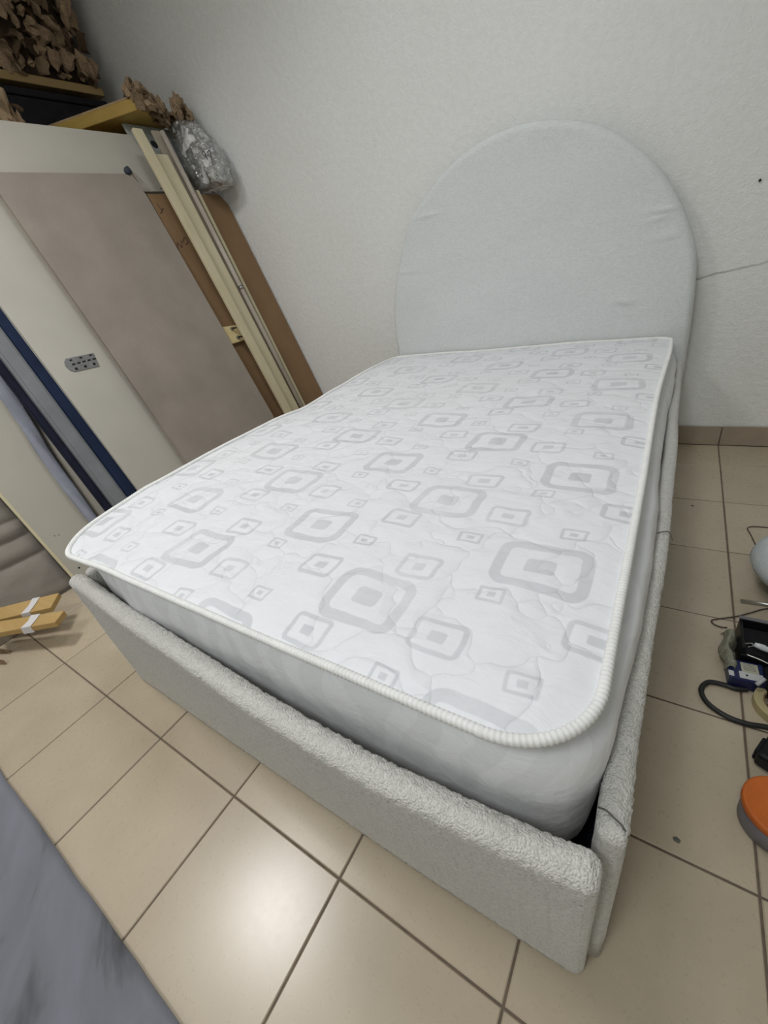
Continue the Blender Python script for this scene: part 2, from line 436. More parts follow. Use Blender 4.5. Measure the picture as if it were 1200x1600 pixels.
# ------------------------------------------------------------------ ceiling lamp over the boards, plus two unseen fill lamps added
for i, (lx, ly, sx, sy, wt, col, spread) in enumerate(LAMPS):
    t = empty('ceiling_or_fill_lamp', (lx, ly, CEIL))
    tag(t, ('small square white ceiling lamp above the leaning boards', 'unseen square fill lamp added on the ceiling above the middle of the bed', 'largest unseen square fill lamp, added on the ceiling facing the foot of the bed')[i], 'ceiling lamp', 'ceiling lamps')
    hb = box_bm(lx - sx / 2 - .03, lx + sx / 2 + .03, ly - sy / 2 - .03, ly + sy / 2 + .03, CEIL - .05, CEIL - .001, .008)
    from_bm('lamp_body', hb, G['lamp_body'], t)
    box('diffuser', lx - sx / 2, lx + sx / 2, ly - sy / 2, ly + sy / 2, CEIL - .056, CEIL - .045, G['lamp_diffuser'], t, .002)
    ld = bpy.data.lights.new('lamp_light', 'AREA'); ld.shape = 'RECTANGLE'; ld.size = sx; ld.size_y = sy
    ld.energy = wt; ld.color = col; ld.spread = math.radians(spread)
    lo = bpy.data.objects.new('lamp_light', ld); C.objects.link(lo); lo.location = (lx, ly, CEIL - .062)
    lo.parent = t; lo.matrix_parent_inverse = Matrix.Translation((lx, ly, CEIL)).inverted()

# ------------------------------------------------------------------ bed
bed = empty('bed', (-.67, -1.1, 0)); tag(bed, 'cream boucle upholstered bed frame with a tall round-arched headboard', 'bed')
BUMP = [(-1.40, 0.0), (-1.30, .004), (-1.04, .028), (-.74, .045), (-.53, .058), (-.38, .062), (-.27, .062), (-.10, .050), (.02, .036)]
def lerp_tab(tab, x):
    if x <= tab[0][0]: return tab[0][1]
    for (a, fa), (b, fb) in zip(tab, tab[1:]):
        if x <= b:
            s = (x - a) / (b - a); return fa + (fb - fa) * s
    return tab[-1][1]
def footboard():
    xs = [-1.372 + 1.374 * (.5 - .5 * math.cos(math.pi * i / 560)) for i in range(561)]
    H = .440
    # cross-section loop in (depth from outer face, z), rounded top
    prof = []
    th = .044
    for z in (.006, .012, .05, .12, .20, .28, .33, .36, .375, .385, .395, .405, .412): prof.append((0.0, z))
    r = th / 2
    for k in range(1, 20):
        a = math.pi * k / 20
        prof.append((r - r * math.cos(a), H - r + r * math.sin(a)))
    for z in (.39, .28, .12, .012, .006): prof.append((th, z))
    V = []; F = []; n = len(prof)
    for i, x in enumerate(xs):
        e = min((x + 1.372), (.002 - x)); sh = 0.0
        if e < .02: sh = .02 - math.sqrt(max(0, .02 ** 2 - (.02 - e) ** 2))
        for d, z in prof:
            yo = -2.108 - lerp_tab(BUMP, x) * (.16 + .74 * (z / H) ** 1.3)
            dd = min(max(d, sh * .8), th - sh * .8)
            zz = z if z < .3 else z - sh * .9 * (z - .3) / .14
            zz += .0016 * fbm((x * 9, 0, 3)) if z > .3 else 0
            nn = .0022 * fbm((x * 150, d * 150, z * 150), 1.0, 2)
            V.append((x, yo + dd + nn, zz + (.8 * nn if z > .3 else 0)))
    for i in range(len(xs) - 1):
        for k in range(n - 1):
            F.append((i * n + k, (i + 1) * n + k, (i + 1) * n + k + 1, i * n + k + 1))
        F.append((i * n, i * n + n - 1, (i + 1) * n + n - 1, (i + 1) * n))
    F.append(tuple(range(n))); F.append(tuple(range((len(xs) - 1) * n, len(xs) * n)))
    return pyd('footboard', V, F, G['boucle'], bed)
footboard()
FLARE = [(-2.09, 0.0), (-1.95, .001), (-1.78, .006), (-1.60, .013), (-1.43, .018), (-.9, .019), (-.1, .016)]
def side_panel(xi, xo, y0, y1, H, bulge=0.0):
    # upright padded board along the bed, rounded top
    V = []; F = []; prof = []
    th = abs(xo - xi); s = 1 if xo > xi else -1; r = th / 2
    for z in (.012, .1, .2, .3, .38): prof.append((th, z))
    for k in range(0, 11):
        a = math.pi * k / 10
        prof.append((r + r * math.cos(a), H - r + r * math.sin(a)))
    for z in (.38, .3, .2, .1, .012): prof.append((0, z))
    n = len(prof); N = 620
    for i in range(N + 1):
        y = y0 + (y1 - y0) * (.5 - .5 * math.cos(math.pi * i / N))
        e = min(y - y0, y1 - y); sh = 0.0
        if e < .018: sh = .018 - math.sqrt(max(0, .018 ** 2 - (.018 - e) ** 2))
        wv = .004 * fbm((y * 2.2, 7, s)) + bulge * lerp_tab(FLARE, y)
        for d, z in prof:
            dd = min(max(d, sh * .7), th - sh * .7)
            zz = z - (sh * .9 + .004 * fbm((y * 3, 2, s))) * (1 if z > .35 else 0)
            nn = .0020 * fbm((d * 150, y * 150, z * 150), 1.0, 2)
            V.append((xi + s * (dd + wv * (z / H)) + nn, y, zz + (nn if z > .35 else 0)))
    for i in range(N):
        for k in range(n - 1):
            F.append((i * n + k, (i + 1) * n + k, (i + 1) * n + k + 1, i * n + k + 1))
        F.append((i * n, i * n + n - 1, (i + 1) * n + n - 1, (i + 1) * n))
    F.append(tuple(range(n))); F.append(tuple(range(N * n, (N + 1) * n)))
    return pyd('side_panel', V, F, G['boucle'], bed)
sp = side_panel(-.0125, .0215, -2.082, -.125, .433, 1.0)
side_panel(-1.338, -1.374, -2.062, -.125, .436)
def seam(pts): tube('seam', spline([Vector(p) for p in pts], 5), .0011, G['seam_thread'], sp, 6)
seam([(.011, -1.470, .424), (.019, -1.468, .4345), (.027, -1.466, .437), (.036, -1.462, .434), (.0442, -1.470, .420)])
seam([(-.011, -2.050, .421), (-.003, -2.055, .4325), (.005, -2.060, .4352), (.014, -2.063, .4325), (.0215, -2.066, .419)])
base = box('base_board', -1.336, -.002, -2.056, -.13, .12, .158, G['base_dark'], bed)
for yb in (-1.75, -1.1, -.4):
    box('base_rail', -1.336, -.002, yb - .03, yb + .03, .0, .12, G['base_dark'], bed)

def headboard():
    pts = [(-1.398, .012), (-1.402, .30), (-1.397, .576), (-1.383, .78), (-1.334, .945), (-1.262, 1.10), (-1.180, 1.215), (-.966, 1.353), (-.727, 1.408), (-.50, 1.379), (-.295, 1.286), (-.112, 1.107),
           (.004, .892), (.038, .711), (.047, .41), (.047, .2), (.045, .012)]
    path = [Vector((p[0], 0, p[1])) for p in pts]
    P = spline(path, 10)
    P[0].z = .012; P[-1].z = .012
    import bisect
    apex = max(range(len(P)), key=lambda i: P[i].z)
    L = P[:apex + 1]; Rr = P[apex:][::-1]
    def at(side, z):
        for a, b in zip(side, side[1:]):
            if a.z <= z <= b.z + 1e-9: return a.x + (b.x - a.x) * (z - a.z) / max(1e-9, b.z - a.z)
        return side[-1].x
    zt = P[apex].z
    NZ, NX = 210, 120; V = []; F = []
    yf, yb, r = -.108, -.022, .030
    segs = [(P[i].x, P[i].z, P[i + 1].x, P[i + 1].z) for i in range(len(P) - 1)]
    def dist(x, z):
        best = 9
        for ax, az, bx, bz in segs:
            if abs(ax - x) > best and abs(az - z) > best and (ax - x) ** 2 + (az - z) ** 2 > (best + .2) ** 2: continue
            dx, dz = bx - ax, bz - az; l2 = dx * dx + dz * dz
            t = max(0, min(1, ((x - ax) * dx + (z - az) * dz) / max(l2, 1e-12)))
            d = math.hypot(x - ax - t * dx, z - az - t * dz)
            if d < best: best = d
        return best
    wr = [(-.112, 1.003, .050, .008, -.08, .010), (-.118, .978, .035, .008, .03, .007), (-.205, .695, .045, .007, -.12, .008), (-.22, .705, .03, .006, -.1, .005), (-1.09, 1.195, .055, .008, -.03, .006), (-.09, .91, .05, .010, .03, .005), (-1.25, .98, .06, .010, -.1, .004)]
    for j in range(NZ + 1):
        v = j / NZ; z = .012 + (zt - .012) * math.sin(v * math.pi / 2) ** 1.0
        xl, xr = at(L, z), at(Rr, z)
        if j == NZ: xl, xr = P[apex].x - 1e-3, P[apex].x + 1e-3
        for i in range(NX + 1):
            u = i / NX; u = .5 - .5 * math.cos(math.pi * u) if True else u
            x = xl + (xr - xl) * u; d = 0.0 if i in (0, NX) or j == NZ else dist(x, z)
            y = yf if d >= r else yf + r - math.sqrt(max(0, r * r - (r - d) ** 2))
            y -= .006 * min(1, d / .25)
            for wx, wz, lx, lz, sl, amp in wr:
                q = (z - wz - sl * (x - wx)) / lz
                if abs(q) < 4 and abs(x - wx) < 3 * lx: y -= amp * math.exp(-q * q - ((x - wx) / lx) ** 2)
            V.append((x, y, z))
    W = NX + 1
    for j in range(NZ):
        for i in range(NX): F.append((j * W + i, j * W + i + 1, (j + 1) * W + i + 1, (j + 1) * W + i))
    # rim: loops along the outline from the front edge to the back
    rim = [j * W for j in range(NZ + 1)] + [j * W + NX for j in range(NZ, -1, -1)]
    prev = rim
    for yy in (-.05, yb):
        cur = []
        for idx in rim:
            cur.append(len(V)); V.append((V[idx][0], yy, V[idx][2]))
        for a in range(len(rim) - 1): F.append((prev[a], prev[a + 1], cur[a + 1], cur[a]))
        prev = cur
    F.append(tuple(prev))
    bot = [i for i in range(W)]
    F.append(tuple(bot + [prev[-1], prev[0]]))
    return pyd('headboard', V, F, G['boucle_headboard'], bed)
headboard()

# ------------------------------------------------------------------ mattress
mat_t = empty('mattress', (-.69, -1.1, .158)); tag(mat_t, 'white quilted mattress woven with grey rounded rectangles, lying in the bed frame', 'mattress')
MX0, MX1, MY0, MY1 = -1.392, -.024, -2.088, -.128
def rrect(x0, x1, y0, y1, rad, step=.01):
    pts = []
    corners = [(x1 - rad[0], y0 + rad[0], rad[0], -90), (x1 - rad[1], y1 - rad[1], rad[1], 0), (x0 + rad[2], y1 - rad[2], rad[2], 90), (x0 + rad[3], y0 + rad[3], rad[3], 180)]
    for cx, cy, r, a0 in corners:
        n = 14
        for k in range(n + 1):
            a = math.radians(a0 + 90 * k / n); pts.append(Vector((cx + r * math.cos(a), cy + r * math.sin(a), 0)))
    out = []
    for i, p in enumerate(pts):
        q = pts[(i + 1) % len(pts)]; m = max(1, int((q - p).length / step))
        for k in range(m): out.append(p.lerp(q, k / m))
    return out
RAD = (.110, .05, .05, .150)
def zedge(x, y):
    z = .546
    # sagging front-left corner, gentle waves on the long left side
    z -= .022 * max(0, 1 - math.hypot(x + 1.36, (y + 2.08)) / .30)
    u = max(0, min(1, (-.9 - x) / .4)); z += u * (.014 * math.exp(-((y + 1.45) / .45) ** 2) + .016 * math.exp(-((y + .40) / .28) ** 2) - .010 * math.exp(-((y + .98) / .12) ** 2))
    z += .004 * fbm((x * 2.5, y * 2.5, 4))
    z -= .012 * max(0, 1 - math.hypot(x + .02, y + .12) / .35)
    return z
def edge_xy(p):
    # long-wave irregularity of the outline
    x, y = p.x, p.y
    if x > -.2:
        x += .010 * math.exp(-((y + .35) / .3) ** 2) - .004 * math.exp(-((y + 1.0) / .3) ** 2)
    return Vector((x, y, 0))
loop = rrect(MX0, MX1, MY0, MY1, RAD, .012)
cx0 = Vector(((MX0 + MX1) / 2, (MY0 + MY1) / 2, 0))
def build_top():
    V = []; F = []; NY, NX = 230, 150
    def xr(y, side):
        if side > 0: rn, rf = RAD[0], RAD[1]
        else: rn, rf = RAD[3], RAD[2]
        xe = MX1 if side > 0 else MX0
        ins = 0.0
        dn = y - MY0; df = MY1 - y
        if dn < rn: ins = rn - math.sqrt(max(0, rn * rn - (rn - dn) ** 2))
        elif df < rf: ins = rf - math.sqrt(max(0, rf * rf - (rf - df) ** 2))
        return xe - side * ins
    for j in range(NY + 1):
        v = j / NY; y = MY0 + (MY1 - MY0) * (v - .06 * math.sin(2 * math.pi * v) / (2 * math.pi))
        a, b = xr(y, -1), xr(y, 1)
        for i in range(NX + 1):
            u = i / NX; x = a + (b - a) * u
            p = edge_xy(Vector((x, y, 0))) if u > .85 else Vector((x, y, 0))
            d = min(x - a, b - x, y - MY0, MY1 - y)
            z = zedge(x, y) - .004 + .012 * (1 - math.exp(-d / .05))
            z += .0035 * fbm((x * 7, y * 7, 1)) * min(1, d / .04) + .0018 * fbm((x * 22, y * 30, 6)) * min(1, d / .04)
            V.append((p.x, p.y, z))
    W = NX + 1
    for j in range(NY):
        for i in range(NX): F.append((j * W + i, j * W + i + 1, (j + 1) * W + i + 1, (j + 1) * W + i))
    return pyd('quilted_top', V, F, G['ticking'], mat_t, True, False)
build_top()
def outward(i, lp):
    a = lp[i - 1]; b = lp[(i + 1) % len(lp)]; t = (b - a).normalized(); return Vector((t.y, -t.x, 0))
def build_side():
    prof = [(-.010, -.002), (-.028, -.017), (-.024, -.033), (-.004, -.050), (.003, -.085), (.004, -.13), (.0, -.20), (-.006, -.28), (-.014, -.34), (-.05, -.386), (-.12, -.3875)]
    V = []; F = []; n = len(prof)
    for i, p in enumerate(loop):
        nrm = outward(i, loop); e = edge_xy(p); zt = zedge(p.x, p.y)
        for k, (d, dz) in enumerate(prof):
            dd = d + (.004 * fbm((p.x * 6, p.y * 6, dz * 12)) if 1 < k < 9 else 0)
            if nrm.y < -.5 and d > -.02: dd -= .004 * -nrm.y
            if nrm.x > .3 and k in (3, 4, 5, 6, 7): dd += (.005 + lerp_tab(FLARE, p.y) * (.6 if k == 3 else 1.0) + .004 + (.014 * math.exp(-((p.y + 1.72) / .28) ** 2) if k in (3, 4) else 0)) * min(1, (nrm.x - .3) / .5)
            if nrm.x < -.7: dd -= .0 if k < 3 else min(.052, .052 * (k - 2) / 3)
            if nrm.x < -.3 and k >= 3 and nrm.x >= -.7: dd -= .03
            wc = max(0, 1 - math.hypot(p.x + 1.39, p.y + 2.09) / .36)
            if k >= 2: dd -= .048 * wc * min(1, (k - 1) / 3)
            z = zt + dz if k < n - 2 else .158 + (.012 if k == n - 2 else .002)
            V.append((e.x + nrm.x * dd, e.y + nrm.y * dd, z))
    L = len(loop)
    for i in range(L):
        j = (i + 1) % L
        for k in range(n - 1): F.append((i * n + k, j * n + k, j * n + k + 1, i * n + k + 1))
    F.append(tuple(i * n + n - 1 for i in range(L)))
    return pyd('side_border', V, F, G['ticking_side'], mat_t)
build_side()
def build_piping():
    lp = rrect(MX0, MX1, MY0, MY1, RAD, .0016)
    path = []
    for p in lp:
        e = edge_xy(p); path.append(Vector((e.x, e.y, zedge(p.x, p.y))))
    out = []; acc = 0; s = []
    for i, p in enumerate(path):
        s.append(acc); acc += (path[(i + 1) % len(path)] - p).length
    rf = lambda i: .0068 + .0007 * math.sin(s[i] / .0066 * 2 * math.pi) + .0005 * fbm((s[i] * 5, 0, 0))
    return tube('piping', path, .01, G['piping_tape'], mat_t, 9, True, rf)
build_piping()

# ------------------------------------------------------------------ boards leaning against the shelf on the left
def lean_prism(name, xb, tilt, poly, th, mat, parent=None, bev=.002, seg=1, tag_=None):
    # front face plane x = xb - z tan(tilt); poly = [(y, z)], extruded backwards by th
    t = math.radians(tilt); nx, nz = math.cos(t), math.sin(t)
    bm = bmesh.new()
    f = [bm.verts.new((xb - z * math.tan(t), y, z)) for y, z in poly]
    b = [bm.verts.new((xb - z * math.tan(t) - nx * th, y, z - nz * th)) for y, z in poly]
    n = len(poly)
    bm.faces.new(f); bm.faces.new(b[::-1])
    for i in range(n): bm.faces.new((f[i], b[i], b[(i + 1) % n], f[(i + 1) % n]))
    if bev: bmesh.ops.bevel(bm, geom=bm.edges[:], offset=bev, segments=seg, affect='EDGES')
    return from_bm(name, bm, mat, parent)
def zb(th, tilt): return th * math.sin(math.radians(tilt)) + .002   # lift so that the back edge stays above the floor
def on_lean(xb, tilt, y, z, off=0.0):
    t = math.radians(tilt); return Vector((xb - z * math.tan(t) + math.cos(t) * off, y, z + math.sin(t) * off))

FX, FT = -2.065, 16.5
z0 = zb(.012, FT)
fb = lean_prism('fibreboard_sheet', FX, FT, [(-.76, z0), (-.016, z0), (-.016, .32), (-.016, 1.56), (-.05, 1.618), (-.552, 1.618), (-.568, 1.03), (-.76, .88)], .012, G['fibreboard'], None, .002)
tag(fb, 'brown fibreboard sheet leaning in the corner behind the timber strips', 'board')
def stroke(name, xb, tilt, pts, w_, mat, parent, off=.0008):
    P = spline([on_lean(xb, tilt, y, z, off) for y, z in pts], 4)
    return tube(name, P, w_, mat, parent, 5)
for pts in ([(-.530, 1.570), (-.522, 1.535), (-.540, 1.52)], [(-.522, 1.535), (-.505, 1.545)], [(-.556, 1.335), (-.535, 1.372), (-.522, 1.345), (-.505, 1.382)], [(-.500, 1.37), (-.472, 1.395), (-.465, 1.37), (-.488, 1.358)]):
    stroke('marker_scribble', FX, FT, pts, .0022, G['marker_ink'], fb)

# timber strips in front of the fibreboard
def strip(name, mat, label, xb, ylo, yhi, wlo, whi, ztop, th, grp='timber strips leaning in the corner', tilt=16.5):
    z_ = zb(th, tilt)
    o = lean_prism(name, xb, tilt, [(ylo - wlo / 2, z_), (ylo + wlo / 2, z_), (yhi + whi / 2, ztop), (yhi - whi / 2, ztop)], th, mat, None, .002)
    tag(o, label, 'timber', grp); return o
ts = strip('timber_strip', G['cream_timber'], 'thick pale timber batten leaning beside the cream panel, nearest the taupe board', -1.985, -.458, -.458, .056, .056, 1.905, .022)
s2 = strip('timber_strip', G['cream_timber'], 'flat cream timber strip leaning right behind the thick pale batten', -2.012, -.380, -.368, .078, .078, 1.80, .018)
s3 = strip('timber_strip', G['grey_timber'], 'grey-brown timber lath leaning between the cream strip and the round stick', -2.037, -.346, -.300, .050, .060, 1.925, .014)
s4 = strip('timber_strip', G['cream_timber'], 'thin tan lath leaning furthest right of the timber strips', -2.025, -.278, -.238, .022, .022, 1.63, .014)
# round weathered stick with a metal band
a = on_lean(-2.006, 16.5, -.322, .02); b = on_lean(-2.006, 16.5, -.292, 1.91)
st = empty('wooden_stick', a); tag(st, 'weathered round stick with a metal band, leaning between the timber laths', 'stick', 'timber strips leaning in the corner')
from_bm('shaft', cyl_bm(a, b, .0135, .0135, 16), G['weathered_stick'], st, True)
m_ = a.lerp(b, .565); d_ = (b - a).normalized()
from_bm('metal_band', cyl_bm(m_ - d_ * .010, m_ + d_ * .010, .0158, .0158, 18), G['zinc'], st, True)
# small pine block with two screws, fixed to the pale batten
blk = lean_prism('timber_block', -2.036, 16.5, [(-.565, .805), (-.404, .805), (-.396, .891), (-.565, .906)], .02, G['pine_block'], None, .002)
tag(blk, 'short yellow pine block with two screws behind the pale batten', 'wood block')
for (y, z) in ((-.510, .882), (-.500, .828)):
    p = on_lean(-2.036, 16.5, y, z); n_ = Vector((math.cos(math.radians(16.5)), 0, math.sin(math.radians(16.5))))
    from_bm('screw', cyl_bm(p - n_ * .002, p + n_ * .012, .011, .008, 12), G['zinc'], blk)
    q = p + n_ * .012
    from_bm('screw_tip', cyl_bm(q, q + n_ * .022 + Vector((0, .012, -.008)), .005, .004, 8), G['dark_hole'], blk)
# grey metal plate with a hole, behind the strips
pl = lean_prism('metal_plate', -2.045, 19.5, [(-.40, 1.76), (-.06, 1.76), (-.06, 1.985), (-.395, 1.99)], .012, G['painted_metal'], None, .002)
tag(pl, 'grey painted plate with a round hole behind the timber tops', 'plate')
p = on_lean(-2.045, 19.5, -.262, 1.895); n_ = Vector((math.cos(math.radians(19.5)), 0, math.sin(math.radians(19.5))))
from_bm('hole', cyl_bm(p - n_ * .004, p + n_ * .0012, .021, .021, 20), G['dark_hole'], pl)

z0 = zb(.02, 20)
ca = lean_prism('cream_panel', -2.02, 20, [(-1.522, z0), (-.70, z0), (-.70, 1.646), (-.362, 1.646), (-.352, 1.668), (-.385, 1.932), (-1.60, 1.932), (-1.522, 1.60)], .02, G['pale_laminate'], None, .0025)
tag(ca, 'tall cream laminate panel with a metal bracket, leaning behind the taupe board', 'panel')
br = lean_prism('bracket', -2.0165, 20, [(-1.432, .884), (-1.318, .879), (-1.305, .940), (-1.432, .945), (-1.447, .932), (-1.452, .915), (-1.447, .896)], .004, G['zinc'], ca, .001)
for i in range(3):
    y = -1.422 + i * .046
    lean_prism('bracket_slot', -2.0160, 20, [(y, .930), (y + .012, .930), (y + .012, .937), (y, .937)], .002, G['dark_hole'], br, 0)
for i in range(5):
    y = -1.425 + i * .024
    lean_prism('bracket_slot', -2.0160, 20, [(y, .911), (y + .016, .911), (y + .018, .918), (y + .004, .919)], .002, G['dark_hole'], br, 0)
for i in range(3):
    y = -1.425 + i * .042
    lean_prism('bracket_slot', -2.0160, 20, [(y, .889), (y + .012, .888), (y + .014, .899), (y + .002, .900)], .002, G['dark_hole'], br, 0)
for (y, z) in ((-.545, 1.663), (-.395, 1.662), (-.38, 1.672)):
    p = on_lean(-2.02, 20, y, z); n_ = Vector((math.cos(math.radians(20)), 0, math.sin(math.radians(20))))
    from_bm('screw_hole', cyl_bm(p - n_ * .002, p + n_ * .0008, .0045, .0045, 10), G['dark_hole'], ca)
z0 = zb(.032, 20)
ta = lean_prism('upholstered_board', -1.97, 19.5, [(-1.255, z0), (-.590, z0), (-.588, .32), (-.556, 1.61), (-.586, 1.717), (-1.30, 1.698), (-1.255, 1.62)], .032, G['taupe_suede'], None, .008, 3)
tag(ta, 'taupe suede-covered board leaning in front of the cream panel', 'board')
# torn fabric corner at the board's top right
bm = bmesh.new(); pp = [(-.575, 1.722), (-.562, 1.735), (-.535, 1.700), (-.505, 1.655), (-.500, 1.632), (-.528, 1.640), (-.548, 1.66)]
vs = [bm.verts.new(on_lean(-1.97, 19.5, y - .022, z - .006, .006 + .012 * ((i % 3) == 1))) for i, (y, z) in enumerate(pp)]
f_ = bm.faces.new(vs); bmesh.ops.solidify(bm, geom=[f_], thickness=.004)
from_bm('loose_flap', bm, G['taupe_suede'], ta)
bm = bmesh.new(); bmesh.ops.create_icosphere(bm, subdivisions=2, radius=.02, matrix=Matrix.Translation(on_lean(-1.97, 19.5, -.594, 1.722, .004)))
for v in bm.verts: v.co += Vector((0, 0, .006)) * fbm(v.co, 60)
from_bm('flap_knot', bm, G['base_dark'], ta, True)

z0 = zb(.03, 19.5)
nv = lean_prism('navy_board', -2.052, 19.5, [(-1.576, z0), (-1.25, z0), (-1.25, 1.78), (-1.566, 1.78)], .03, G['navy_fabric'], None, .006, 2)
tag(nv, 'navy fabric-covered board beside the cream panel', 'board')
gr = lean_prism('metal_rail', -2.04, 19.5, [(-1.652, zb(.04, 19.5)), (-1.580, zb(.04, 19.5)), (-1.565, 1.72), (-1.636, 1.72)], .04, G['grey_rail'], None, .010, 3)
tag(gr, 'smooth grey rail leaning between two navy boards', 'rail')
n2 = lean_prism('navy_board', -2.085, 19.5, [(-1.680, z0), (-1.60, z0), (-1.59, 1.74), (-1.668, 1.74)], .03, G['blue_black_fabric'], None, .006, 2)
tag(n2, 'narrow blue-black board beside the grey rail, over the slate strip', 'board')
# slate-blue fabric strip hanging on the second cream panel
zz = [(1.30, -1.55, -1.62), (.974, -1.609, -1.662), (.843, -1.632, -1.700), (.724, -1.652, -1.709), (.60, -1.673, -1.729), (.40, -1.690, -1.744), (.253, -1.700, -1.747), (.06, -1.705, -1.755)]
V = []; F = []
N = 60
for i in range(N + 1):
    z = .06 + (1.30 - .06) * i / N
    ya = lerp_tab([(q[0], q[1]) for q in zz[::-1]], z); yb_ = lerp_tab([(q[0], q[2]) for q in zz[::-1]], z)
    for k in range(7):
        u = k / 6
        off = .010 + .010 * math.sin(math.pi * u) + .006 * math.sin(z * 22 + u * 3) * math.sin(math.pi * u)
        V.append(on_lean(-2.165, 24, yb_ + (ya - yb_) * u, z, off))
for i in range(N):
    for k in range(6): F.append((i * 7 + k, i * 7 + k + 1, (i + 1) * 7 + k + 1, (i + 1) * 7 + k))
me = bpy.data.meshes.new('fabric_strip'); me.from_pydata(V, [], F); me.update()
fs = link('fabric_strip', me, G['slate_fabric'], None, True)
md = fs.modifiers.new('thickness', 'SOLIDIFY'); md.thickness = .006; md.offset = -1
tag(fs, 'slate-blue fabric strip hanging down the lower cream panel', 'fabric')

z0 = zb(.026, 24)
cb = lean_prism('cream_panel', -2.19, 24, [(-1.934, z0), (-1.20, z0), (-1.20, 1.30), (-1.934, 1.30)], .012, G['cream_laminate'], None, .002)
tag(cb, 'lower cream panel with a pale wooden edge, leaning beside the grey quilted board', 'panel')
lean_prism('edge_strip', -2.188, 24, [(-1.944, z0), (-1.932, z0), (-1.932, 1.30), (-1.944, 1.30)], .010, G['cream_timber'], cb, .001)
for (y, z) in ((-1.895, .09), (-1.87, .25), (-1.885, .255)):
    p = on_lean(-2.19, 24, y, z); n_ = Vector((math.cos(math.radians(24)), 0, math.sin(math.radians(24))))
    from_bm('screw_hole', cyl_bm(p - n_ * .002, p + n_ * .001, .006 if z < .1 else .003, .004 if z < .1 else .002, 10), G['dark_hole'], cb)
# grey quilted board: horizontal channels
V = []; F = []
seams = [.0, .197, .288, .362, .50, .66, .82, .98]
NZ, NY = 160, 40
for j in range(NZ + 1):
    z = .012 + .95 * j / NZ
    for i in range(NY + 1):
        y = -2.75 + (2.75 - 1.925) * i / NY
        zs = z + .012 * math.sin((y + 1.95) * 5) * (1 if z < .45 else .4)
        dmin = min(abs(zs - s) for s in seams); e = min(1.0, (-1.925 - y) / .05)
        puff = .026 * (1 - math.exp(-dmin / .022)) * math.sqrt(max(0, e)) + .010 * fbm((y * 6, z * 7, 2)) * min(1, e)
        V.append(on_lean(-2.275, 24, y, z, puff))
W = NY + 1
for j in range(NZ):
    for i in range(NY): F.append((j * W + i, j * W + i + 1, (j + 1) * W + i + 1, (j + 1) * W + i))
me = bpy.data.meshes.new('quilted_board'); me.from_pydata(V, [], F); me.update()
qb = link('quilted_board', me, G['grey_quilt'], None, True)
md = qb.modifiers.new('thickness', 'SOLIDIFY'); md.thickness = .03; md.offset = -1
tag(qb, 'grey quilted upholstered board with horizontal channels, leaning at the left edge', 'board')

# ------------------------------------------------------------------ wall shelves with scraps
LS = empty('wall_shelf', (-3.2, -.9, 1.86)); tag(LS, 'lower wooden shelf hidden behind the tops of the leaning boards', 'shelf', 'wall shelves')
box('shelf_board', X0 + .002, -2.80, -2.4, -.03, 1.86, 1.90, G['shelf_wood'], LS, .003)
US = empty('wall_shelf', (-3.35, -.9, 2.26)); tag(US, 'upper wooden shelf carrying the brown scrap heap', 'shelf', 'wall shelves')
box('shelf_board', X0 + .002, -3.19, -2.4, -.13, 2.268, 2.308, G['shelf_wood'], US, .003)
for yy in (-.45, -1.3, -2.1):
    box('shelf_bracket', X0 + .002, X0 + .04, yy - .02, yy + .02, 2.02, 2.267, G['black_matte'], US)
    box('shelf_bracket', X0 + .002, X0 + .04, yy - .02, yy + .02, 1.6, 1.859, G['black_matte'], LS)
bx = empty('gap_shade_box', (-3.36, -.62, 1.90)); tag(bx, 'black box added to darken the shaded gap between the two shelves', 'box')  # made-up box standing in for the deep shade under the upper shelf
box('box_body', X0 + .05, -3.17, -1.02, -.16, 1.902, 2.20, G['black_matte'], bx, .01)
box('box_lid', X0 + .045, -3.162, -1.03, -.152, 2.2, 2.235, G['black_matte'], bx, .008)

rs = random.Random(11)
def flake_mesh(seed):
    r_ = random.Random(seed); bm = bmesh.new()
    L_, W_ = 1.0, r_.uniform(.5, .95); n = 4; bend = r_.uniform(-.5, .5)
    top = []
    for i in range(n + 1):
        u = i / n - .5
        row = []
        for s in (-1, 1):
            wv = W_ * (.5 + r_.uniform(-.18, .12)) * (1 if 0 < i < n else r_.uniform(.4, .9))
            row.append(bm.verts.new((u * L_ + r_.uniform(-.07, .07), s * wv, bend * (u * u * 2) + r_.uniform(-.06, .06))))
        top.append(row)
    fs_ = [bm.faces.new((top[i][0], top[i + 1][0], top[i + 1][1], top[i][1])) for i in range(n)]
    bmesh.ops.solidify(bm, geom=fs_, thickness=r_.uniform(.2, .5))
    bmesh.ops.recalc_face_normals(bm, faces=bm.faces[:])
    me = bpy.data.meshes.new('scrap_piece'); bm.to_mesh(me); bm.free()
    me.materials.append(G['brown_scrap'] if seed % 3 else G['tan_scrap']); return me
def chunk_mesh(seed):
    r_ = random.Random(seed); bm = bmesh.new()
    bmesh.ops.create_icosphere(bm, subdivisions=2, radius=.5)
    sx, sy, sz = 1.0, r_.uniform(.45, .8), r_.uniform(.25, .5)
    for v in bm.verts:
        k = 1 + .55 * noise.noise(v.co * 3.1 + Vector((seed * 7.3, 0, 0))) + .25 * noise.noise(v.co * 8 + Vector((0, seed * 3.1, 0)))
        v.co = Vector((v.co.x * sx * k, v.co.y * sy * k, v.co.z * sz * k + .25 * v.co.x * v.co.x))
    me = bpy.data.meshes.new('scrap_piece'); bm.to_mesh(me); bm.free()
    me.materials.append(G['brown_scrap'] if seed % 3 else G['tan_scrap']); return me
